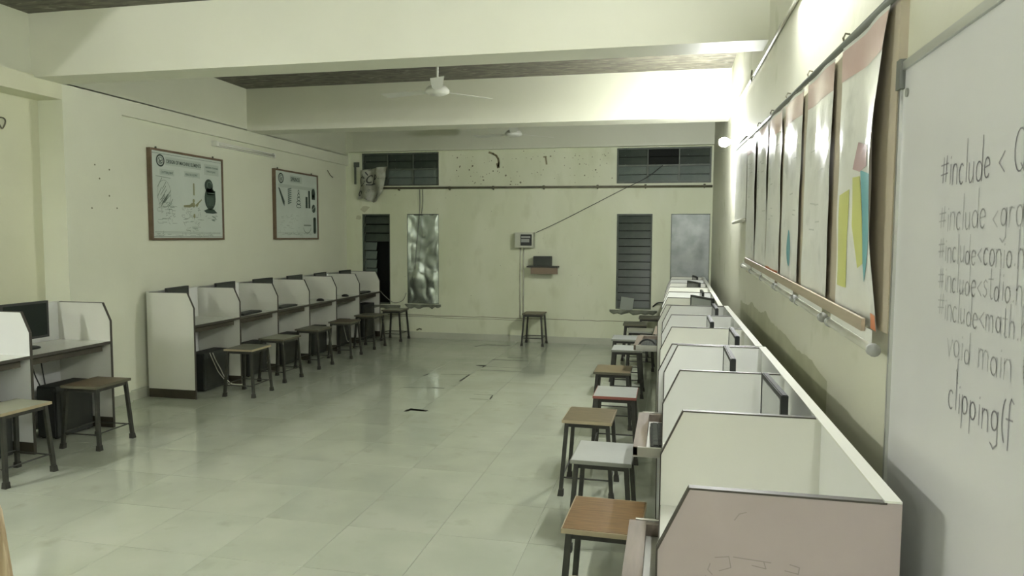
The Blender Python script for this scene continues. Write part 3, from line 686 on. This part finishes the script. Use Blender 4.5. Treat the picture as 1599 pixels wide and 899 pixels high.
text_mesh('UNIVERSAL COUPLING', .028, WL, (.0356, .88, H-.125), INKM, c1, sx=.8); text_mesh('TYPES OF JOINT', .028, WL, (.0356, .90, H-.17), INKM, c1, sx=.8)
text_mesh('COTTER JOINT', .034, WL, (.0356, .16, H-.243), INKM, c1, sx=.8); text_mesh('KNUCKLE JOINT', .034, WL, (.0356, .54, H-.233), INKM, c1, sx=.8)
def f(mb):
    for k in range(14):
        a = .10+random.random()*.16; b = H-.34-random.random()*.26
        ribbon(mb, [(a, b), (a+.05+random.random()*.04, b+.06+random.random()*.05)], .008, g2)
    ribbon(mb, [(.08, H-.275), (.30, H-.285)], .006, g2); ribbon(mb, ell(.20, H-.45, .10, .14, 0, 360, 20), .004, g2)
PP(c1, 'joint_drawing', INKL, f)
def f(mb):
    rect(mb, .662, .685, H-.44, H-.31, g2); poly(mb, [(.50, H-.575), (.50, H-.555), (.60, H-.545), (.64, H-.52), (.655, H-.56), (.60, H-.575)], g2)
    poly(mb, [(.69, H-.545), (.80, H-.475), (.81, H-.485), (.76, H-.52), (.72, H-.57)], g2); poly(mb, ell(.665, H-.545, .025, .028, 0, 340, 12), g2); poly(mb, ell(.665, H-.50, .018, .02, 0, 340, 12), g3)
    poly(mb, ell(.672, H-.665, .018, .025, 0, 340, 12), g2)
PP(c1, 'knuckle_drawing', BRASSY, f)
def f(mb):
    poly(mb, ell(.935, H-.32, .075, .075, 0, 345, 20), g2); poly(mb, ell(.955, H-.46, .10, .13, 0, 345, 24), g2); rect(mb, .90, 1.05, H-.42, H-.37, g2)
    poly(mb, [(.84, H-.60), (.92, H-.575), (1.02, H-.58), (1.08, H-.62), (1.0, H-.63), (.88, H-.625)], g2)
PP(c1, 'machine_photo', INK, f)
def f(mb):
    ribbon(mb, ell(.945, H-.31, .04, .035, 20, 300, 12), .008, g3); ribbon(mb, [(.92, H-.40), (1.04, H-.40)], .008, g3)
    for k in range(5): ribbon(mb, [(.90+k*.025, H-.45), (.91+k*.025, H-.54)], .005, g3)
PP(c1, 'machine_highlight', mat('print_highlight', (.14, .20, .16), .5), f)
def scribble(mb, u0, u1, v0, v1, n, wd=.004):
    for k in range(n):
        u = random.uniform(u0, u1); v = random.uniform(v0, v1); a = random.choice([(.05, 0), (0, .03), (.03, .012), (.07, 0), (.02, -.02)])
        ribbon(mb, [(u, v), (min(u+a[0], u1+.05), v+a[1])], wd, g2)
random.seed(3)
PP(c1, 'small_diagrams', INKL, lambda mb: (scribble(mb, .09, .34, .17, .37, 46), scribble(mb, .45, .78, .17, .37, 46), scribble(mb, .86, 1.06, .22, .40, 14), scribble(mb, .52, .74, .10, .14, 16), scribble(mb, .08, .24, .38, .44, 8), ribbon(mb, [(.05, .085), (1.13, .085)], .003, g2), ribbon(mb, [(.05, .072), (1.13, .072)], .003, g2), scribble(mb, .05, 1.05, .04, .065, 40, .003)))
PP(c1, 'border_line', INKM, lambda mb: (ribbon(mb, [(.03, H-.045), (W-.03, H-.045)], .004, g2), ribbon(mb, [(.03, .033), (W-.03, .033)], .004, g2), ribbon(mb, [(.99, H-.66), (1.05, H-.68)], .01, g2), ribbon(mb, [(.98, H-.70), (1.03, H-.71)], .01, g2)))
c2, W, H = chart(8.585, 9.77, 1.57, 2.505, 'framed SPRINGS chart, right one on the wall')
emblem(c2, .165, H-.115, .06)
PP(c2, 'header_box', INKP, lambda mb: (rect(mb, .40, .72, H-.155, H-.06, g), rect(mb, .10, 1.1, H-.235, H-.19, g)))
text_mesh('SPRINGS', .075, WL, (.0356, .42, H-.135), INK, c2, sx=.85, off=.001)
PP(c2, 'leaf_spring', INK, lambda mb: poly(mb, [(.09, H-.24), (.13, H-.25), (.25, H-.42), (.245, H-.49), (.20, H-.44)], g2))
def f(mb):
    for k in range(8): ribbon(mb, [(.34, H-.25-k*.027), (.43, H-.235-k*.027), (.34, H-.262-k*.027)], .010, g2)
    for k in range(5): ribbon(mb, ell(.625, H-.27-k*.05, .018+.012*k, .022, 20, 340, 12), .010, g2)
PP(c2, 'coil_spring_drawing', INKM, f)
PP(c2, 'spring_photo', INK, lambda mb: (rect(mb, .90, .955, H-.49, H-.24, g2), rect(mb, .82, .88, H-.49, H-.33, g2), poly(mb, ell(1.05, H-.27, .055, .07, 0, 345, 16), g2), rect(mb, 1.0, 1.10, H-.36, H-.29, g2), poly(mb, ell(1.055, H-.49, .055, .06, 0, 345, 16), g2), rect(mb, 1.04, 1.12, .11, .30, g2), poly(mb, ell(1.08, .11, .04, .03, 0, 345, 14), g2), poly(mb, ell(1.08, .30, .04, .02, 0, 345, 14), g2)))
PP(c2, 'small_diagrams', INKL, lambda mb: (ribbon(mb, ell(.86, .18, .11, .09, 190, 350, 14), .012, g2), rect(mb, .76, .97, .19, .21, g2), scribble(mb, .12, .60, .12, .34, 30, .003), ribbon(mb, [(.07, .09), (1.12, .09)], .003, g2), scribble(mb, .1, 1.0, .06, .09, 40, .003), ribbon(mb, [(1.01, H-.51), (1.09, H-.46)], .02, g3)))
text_mesh('PEN DRAWINGS OF SPRINGS', .024, WL, (.0356, .08, H-.205), INKM, c2, sx=.8) if False else None
def hook(pts, label, r=.006):
    o = MB().tube(pts, r, 6).build('wire_hook', PIPE); return tag(o, label, 'hook')
hook([(-5.31+.01*math.sin(a*2), 4.86+.03*math.cos(a), 2.52+.045*math.sin(a)) for a in [2*PI*1.6*k/24 for k in range(25)]], 'small coil of wire on the recessed panel, upper left')
hook([(-5.115, 10.15, 2.62), (-5.09, 10.19, 2.55), (-5.08, 10.25, 2.52), (-5.10, 10.3, 2.53)], 'small bent hook on the left wall right of the SPRINGS chart')

# ------------------------------------------------------------------ fans
def fan(x, y, z, rz, label, rod=True):
    t = thing('ceiling_fan', label, 'fan', (x, y, z), rz, 'cream ceiling fans')
    MB().cyl((0, 0, .05), (0, 0, ZC-z), .011, n=10).build('down_rod', WHITEP, t, smooth=True)
    MB().lathe([(.012, ZC-z-.10), (.055, ZC-z-.03), (.06, ZC-z)], n=20).build('ceiling_canopy', WHITEP, t, smooth=True)
    MB().lathe([(.012, .13), (.05, .09), (.058, .05)], n=20).build('lower_canopy', GREY, t, smooth=True)
    MB().lathe([(.055, .055), (.09, .04), (.115, .01), (.112, -.015), (.07, -.035), (.02, -.04)], n=28).build('motor', WHITEP, t, smooth=True)
    for k in range(3):
        a = k*2*PI/3
        M = Matrix.Rotation(a, 4, 'Z') @ Matrix.Translation((.10, 0, 0)) @ Matrix.Rotation(math.radians(9), 4, 'X')
        MB().add([(0,-.025,0),(.10,-.05,0),(.50,-.065,0),(.51,.06,0),(.10,.05,0),(0,.025,0),(0,-.025,.003),(.10,-.05,.003),(.50,-.065,.003),(.51,.06,.003),(.10,.05,.003),(0,.025,.003)],
          [(0,1,2,3,4,5),(11,10,9,8,7,6)]+[(j,(j+1)%6,6+(j+1)%6,6+j) for j in range(6)], M).build('blade', WHITEP, t)
fan(-2.19, 6.62, 3.0, -1.25, 'cream ceiling fan between the two concrete beams')
fan(-2.06, 9.45, 2.99, -1.35, 'farther cream ceiling fan behind the second beam')

# ------------------------------------------------------------------ right wall: charts, board, conduit
nbd = thing('notice_board', 'beige board behind the row of hanging charts', 'board', (XR, 0, 0))
MB().box(-.022, 0, 2.09, 5.75, 1.365, 2.255).build('panel', BOARD, nbd)
m_ = MB(); m_.add([(x, y, 1.352+.026*(y-2)+dz) for x in (-.060, -.050) for y in (2.20, 5.5) for dz in (.0, .036)], [(0,1,3,2),(4,6,7,5),(0,4,5,1),(2,3,7,6),(1,5,7,3),(0,2,6,4)]); m_.build('batten', BATTEN, nbd); MB().cyl((-.035, 1.95, 2.251), (-.035, 6.8, 2.404), .012, n=10).build('hanging_rod', mat('grey_rod', (.20, .21, .19), .4, .3), nbd, smooth=True)
def PX_(px, py, X=XR-.03):
    d = fw*F+rt*(px-799.5)-up*(py-449.5); t = X/d.x; return (d.y*t, 1.62+d.z*t)
POS = [(1319,1392,549,'nearest chart with faded pink header and yellow, blue and pink figure'), (1263,1304,499,'second chart from the whiteboard, wrinkled and nearly blank'), (1227,1254,462,'third chart from the whiteboard, with a teal drop figure'),
 (1201,1222,440,'fourth chart, with an orange line at its foot'), (1183,1200,428,'narrow fifth chart in the row'), (1168,1182,415,'sixth chart, last one reaching full length')]
XP = XR-.034
edges = []
for (a, b, yb, l) in POS:
    # horizontal extent from the photo at the height of the hanging rod
    def Yat(px):
        d0 = fw*F+rt*(px-799.5); best = None
        for py in range(-60, 420, 1):
            d = d0-up*(py-449.5); t = XP/d.x; z = 1.62+d.z*t
            if best is None or abs(z-2.185-.0315*d.y*t) < best[0]: best = (abs(z-2.185-.0315*d.y*t), d.y*t)
        return best[1]
    edges.append((Yat(b), Yat(a)))
for k, ((a, b, yb, l), (yn, yf)) in enumerate(zip(POS, edges)):
    zb = 1.308+.026*yn
    t = thing('hanging_chart', l, 'poster', (XP, yn, 0), 0, 'charts hanging along the right wall')
    Wd = yf-yn
    def surf(s, tt, off=0, k=k, Wd=Wd, yn=yn):     # s: 0 = left (far) .. 1 = right (near)
        curl = .030*math.sin(math.pi*min(1, max(0, 1-tt)))*(max(0, s-.6)/.4)**2*(1 if k == 0 else .12)
        wav = .005*noise.noise(Vector((s*3, tt*4, k*3.1)))+.004*math.sin(s*7+tt*2+k)
        Yw = yn+Wd*(1-s); zt = 2.178+.0315*Yw; zb = 1.308+.026*Yw
        return (-curl-wav-off+.0, Wd*(1-s)+.02*math.sin(math.pi*tt)*(s > .9)*(k == 0), zb+(zt-zb)*tt)
    nx, nz = 14, 24; m_ = MB(); m_.add([surf(i/nx, j/nz) for j in range(nz+1) for i in range(nx+1)], [(j*(nx+1)+i, j*(nx+1)+i+1, (j+1)*(nx+1)+i+1, (j+1)*(nx+1)+i) for j in range(nz) for i in range(nx)])
    m_.build('sheet', POSTER, t, smooth=True)
    m_ = MB(); m_.add([surf(i/nx, .87+.115*j/3, .0012) for j in range(4) for i in range(nx+1)], [(j*(nx+1)+i, j*(nx+1)+i+1, (j+1)*(nx+1)+i+1, (j+1)*(nx+1)+i) for j in range(3) for i in range(nx)])
    m_.build('header_band', PINK, t, smooth=True)
    fs = lambda u, v: surf(u, v, .0014)
    def patch(pts, m, name):
        m_ = MB(); cx = sum(p[0] for p in pts)/len(pts); cz = sum(p[1] for p in pts)/len(pts)
        rings = [[(cx+(p[0]-cx)*q, cz+(p[1]-cz)*q) for p in pts] for q in (.25, .5, .75, 1)]
        n_ = len(pts); vs = [fs(cx, cz)]+[fs(*p) for R in rings for p in R]
        fc = [(0, 1+j, 1+(j+1)%n_) for j in range(n_)]
        for r in range(3): fc += [(1+r*n_+j, 1+(r+1)*n_+j, 1+(r+1)*n_+(j+1)%n_, 1+r*n_+(j+1)%n_) for j in range(n_)]
        m_.add(vs, fc); m_.build(name, m, t)
    def dens(pts, q=4):
        out = []
        for a_, b_ in zip(pts, pts[1:]+pts[:1]): out += [(a_[0]+(b_[0]-a_[0])*j/q, a_[1]+(b_[1]-a_[1])*j/q) for j in range(q)]
        return out
    if k == 0:
        patch(dens([(.08, .10), (.30, .10), (.28, .46), (.07, .44)]), YEL, 'yellow_block')
        patch(dens([(.34, .50), (.50, .50), (.62, .20), (.50, .18), (.36, .33)]), YEL, 'yellow_figure')
        patch(dens([(.51, .52), (.72, .50), (.80, .28), (.68, .14), (.62, .20)]), TEAL, 'blue_figure')
        patch(dens([(.34, .53), (.44, .62), (.64, .60), (.64, .53), (.50, .515)]), PINK2, 'pink_figure')
        patch(dens([(.86, .0), (.99, .0), (.99, .05), (.86, .05)]), ORG, 'orange_corner')
    if k == 2:
        patch([(.45+.16*math.cos(a)*(1-.45*max(0, math.sin(a))), .19+.10*math.sin(a)) for a in [2*PI*j/20 for j in range(20)]], TEAL, 'teal_drop')
    if k == 3: patch(dens([(.05, .015), (.95, .015), (.95, .035), (.05, .035)]), ORG, 'orange_line')
    if k in (1, 2, 3, 4, 5):
        m_ = MB(); random.seed(20+k)
        for q in range(6):
            u = random.uniform(.1, .7); v = random.uniform(.3, .82); ribbon(m_, [(u, v), (u+.18, v+random.uniform(-.005, .005))], .006, fs)
        m_.build('faint_lines', mat('faint_print', (.62, .64, .58), .5), t)['kind'] = 'stuff'
    cr = MB(); dz = -.048
    cr.cyl((-.012, -.01, zb+dz), (-.012, Wd+.01, zb+dz+.026*Wd), .014, n=14); cr.build('bottom_rod', CREAMP, t, smooth=True)
    for yy in (-.02, Wd+.0): MB().cyl((-.012, yy, zb+dz+.026*yy), (-.012, yy+.02, zb+dz+.026*yy), .018, n=14).build('rod_cap', GREY, t, smooth=True)
    m_ = MB(); m_.box(-.0135, -.0125, .005, Wd-.005, zb+dz+.01, zb+.004); m_.build('hem', POSTER, t)
t = thing('small_hanging_chart', 'short chart with its own rod, farthest along the right wall', 'poster', (XP, 5.76, 0))
MB().box(-.002, 0, 0, .95, 1.77, 2.385).build('sheet', POSTER, t); MB().cyl((-.008, -.02, 1.76), (-.008, 1.0, 1.76), .014, n=12).build('bottom_rod', CREAMP, t, smooth=True)
MB().cyl((-.008, .0, 2.392), (-.008, .97, 2.42), .010, n=12).build('top_rod', GREY, t, smooth=True)
for k, (yy, zz) in enumerate([(2.74, 2.33), (3.40, 2.35), (4.0, 2.37), (4.6, 2.385), (5.25, 2.41)]):
    o = hook([(XR, yy, zz), (XR-.015, yy, zz+.003), (XR-.022, yy, zz-.012), (XR-.018, yy, zz-.028)], 'small wire hook above the charts, %s from the camera' % ['first', 'second', 'third', 'fourth', 'fifth'][k], .004)
o = MB().cyl((XR-.012, 2.0, 2.76), (XR-.012, 7.3, 2.86), .011, n=10).build('conduit', CREAMP, smooth=True); tag(o, 'long pale conduit running high along the right wall to the bulb', 'conduit')
hook([(XR-.02, 5.75+.03*math.cos(a), 2.84+.04*math.sin(a)) for a in [2*PI*1.4*k/20 for k in range(21)]], 'twist of wire around the high conduit on the right wall', .005)

wbo = thing('whiteboard', 'white marker board with handwritten program lines, right edge of photo', 'whiteboard', (XR, 2.05, 0))
ZT, ZB_, WW = 2.05, .66, 1.8
MB().box(-.018, 0, -WW, 0, ZB_, ZT).build('board_surface', WB, wbo)
MB().box(-.026, 0, -WW, 0, ZT, ZT+.022).build('frame_rail', ALU, wbo); MB().box(-.026, 0, -WW, 0, ZB_-.02, ZB_).build('frame_rail', ALU, wbo)
MB().box(-.026, 0, 0, .014, ZB_-.02, ZT+.022).build('frame_rail', ALU, wbo); MB().box(-.026, 0, -WW-.014, -WW, ZB_-.02, ZT+.022).build('frame_rail', ALU, wbo)
MB().box(-.032, -.002, -.012, .02, ZT-.045, ZT+.03).build('corner_clip', mat('grey_clip', (.16, .17, .15), .5), wbo)
MB().cyl((-.018, -.035, ZT-.06), (-.022, -.035, ZT-.06), .011, n=16).build('screw_cap', GREY, wbo)
# hand lettering built from pen strokes; glyph box: x 0..w, y 0..1 (x-height .55, descender -.4)
A = ell
GL = {'#': (.55, [[(.15, .1), (.2, .75)], [(.36, .12), (.4, .78)], [(.0, .55), (.52, .58)], [(0, .3), (.5, .33)]]),
 'i': (.2, [[(.1, 0), (.1, .5)], [(.1, .66), (.11, .7)]]), 'n': (.42, [[(.05, 0), (.05, .5)], [(.05, .38), (.15, .5), (.26, .5), (.33, .38), (.34, 0)]]),
 'c': (.38, [A(.2, .25, .16, .25, 50, 310, 12)]), 'l': (.2, [[(.1, 0), (.1, 1)]]), 'u': (.42, [[(.05, .5), (.06, .12), (.14, 0), (.24, .02), (.33, .15)], [(.33, .5), (.34, 0)]]),
 'd': (.45, [A(.2, .22, .16, .22, 0, 360, 14), [(.37, 1), (.36, 0)]]), 'e': (.42, [[(.05, .26), (.34, .30)], A(.2, .25, .16, .25, 12, 320, 14)]),
 '<': (.4, [[(.32, .5), (.05, .28), (.34, .06)]]), 'Q': (.75, [A(.34, .5, .28, .48, 0, 360, 18), [(.4, .2), (.65, -.05)]]), 'g': (.42, [A(.2, .27, .15, .22, 0, 360, 14), [(.35, .5), (.35, -.25), (.2, -.38), (.05, -.28)]]),
 'r': (.32, [[(.05, 0), (.05, .5)], [(.05, .35), (.15, .5), (.28, .48)]]), 'a': (.42, [A(.2, .25, .15, .24, 0, 360, 14), [(.35, .5), (.36, 0)]]), 'p': (.44, [[(.06, .5), (.06, -.38)], A(.21, .26, .15, .23, 0, 360, 14)]),
 'h': (.42, [[(.05, 0), (.06, 1)], [(.05, .38), (.16, .5), (.27, .48), (.33, .36), (.34, 0)]]), 'o': (.42, [A(.2, .25, .16, .24, 0, 360, 14)]), '.': (.2, [[(.08, .02), (.11, .06)]]),
 's': (.36, [[(.3, .45), (.18, .52), (.07, .42), (.12, .3), (.26, .22), (.28, .08), (.16, 0), (.04, .06)]]), 't': (.34, [[(.14, .85), (.14, .1), (.22, 0), (.3, .03)], [(.0, .55), (.3, .56)]]),
 'm': (.6, [[(.05, 0), (.05, .5)], [(.05, .38), (.14, .5), (.22, .48), (.27, .36), (.28, 0)], [(.28, .38), (.37, .5), (.46, .48), (.51, .36), (.52, 0)]]), 'v': (.4, [[(.04, .5), (.18, 0), (.34, .5)]]),
 '(': (.28, [A(.32, .45, .2, .55, 110, 250, 10)]), ')': (.28, [A(.0, .45, .2, .55, -70, 70, 10)]), '{': (.35, [[(.3, .95), (.18, .9), (.17, .55), (.06, .48), (.17, .4), (.16, .05), (.28, 0)]]),
 'f': (.36, [[(.32, .92), (.2, 1), (.13, .85), (.12, -.2)], [(.0, .5), (.3, .52)]]), ' ': (.3, []), '"': (.25, [[(.05, .8), (.05, .65)], [(.17, .8), (.17, .65)]]), '-': (.45, [[(.05, .3), (.38, .32)]])}
def handwrite(txt, y, z, size, m, wd, slope=0, sx=1.0, name='handwriting'):
    """y: world Y where the writing starts, running towards the camera"""
    mb = MB(); u = 0
    for ch in txt:
        w_, st = GL[ch]; j = random.uniform(-.04, .04); sc = random.uniform(.92, 1.08)
        for s_ in st: ribbon(mb, [((u+px*sc)*size*sx, (py*sc+j)*size) for px, py in s_], wd, lambda a_, b_: (-.0188, (y-a_)-2.05, z+b_+slope*a_))
        u += w_*1.08
    mb.build(name, m, wbo)['kind'] = 'stuff'
random.seed(11)
handwrite('#include < Q', 1.755, 1.735, .082, MARK, .0032, sx=.95)
handwrite('#include <grap', 1.752, 1.640, .070, MARK2, .0030, sx=1.05)
handwrite('#include<conio.h', 1.748, 1.572, .062, MARK2, .0032, sx=1.0)
handwrite('#include<stdio.h', 1.742, 1.510, .062, MARK2, .0030, sx=1.0)
handwrite('#include<math.h', 1.736, 1.450, .062, MARK2, .0030, sx=1.05)
handwrite('void main ()', 1.675, 1.375, .068, MARK2, .0030, sx=1.2)
handwrite('{', 1.62, 1.325, .05, MARK2, .0028)
handwrite('clipping(f', 1.655, 1.268, .075, MARK, .0034, sx=1.1)

# ------------------------------------------------------------------ odd things
o = thing('wooden_board', 'pale striped wooden board just entering at the lower left corner', 'board', (-2.615, 2.2, 0))
MB().add([(-.30,-.01,0),(.20,-.01,0),(.12,-.01,.56),(.04,-.01,.72),(-.30,-.01,.76),(-.30,.012,0),(.20,.012,0),(.12,.012,.56),(.04,.012,.72),(-.30,.012,.76)],
  [(0,1,2,3,4),(9,8,7,6,5)]+[(j,(j+1)%5,5+(j+1)%5,5+j) for j in range(5)]).build('panel', PLY, o)
MB().box(-.30, .16, .012, .03, .1, .14).build('cross_rail', PLY, o)
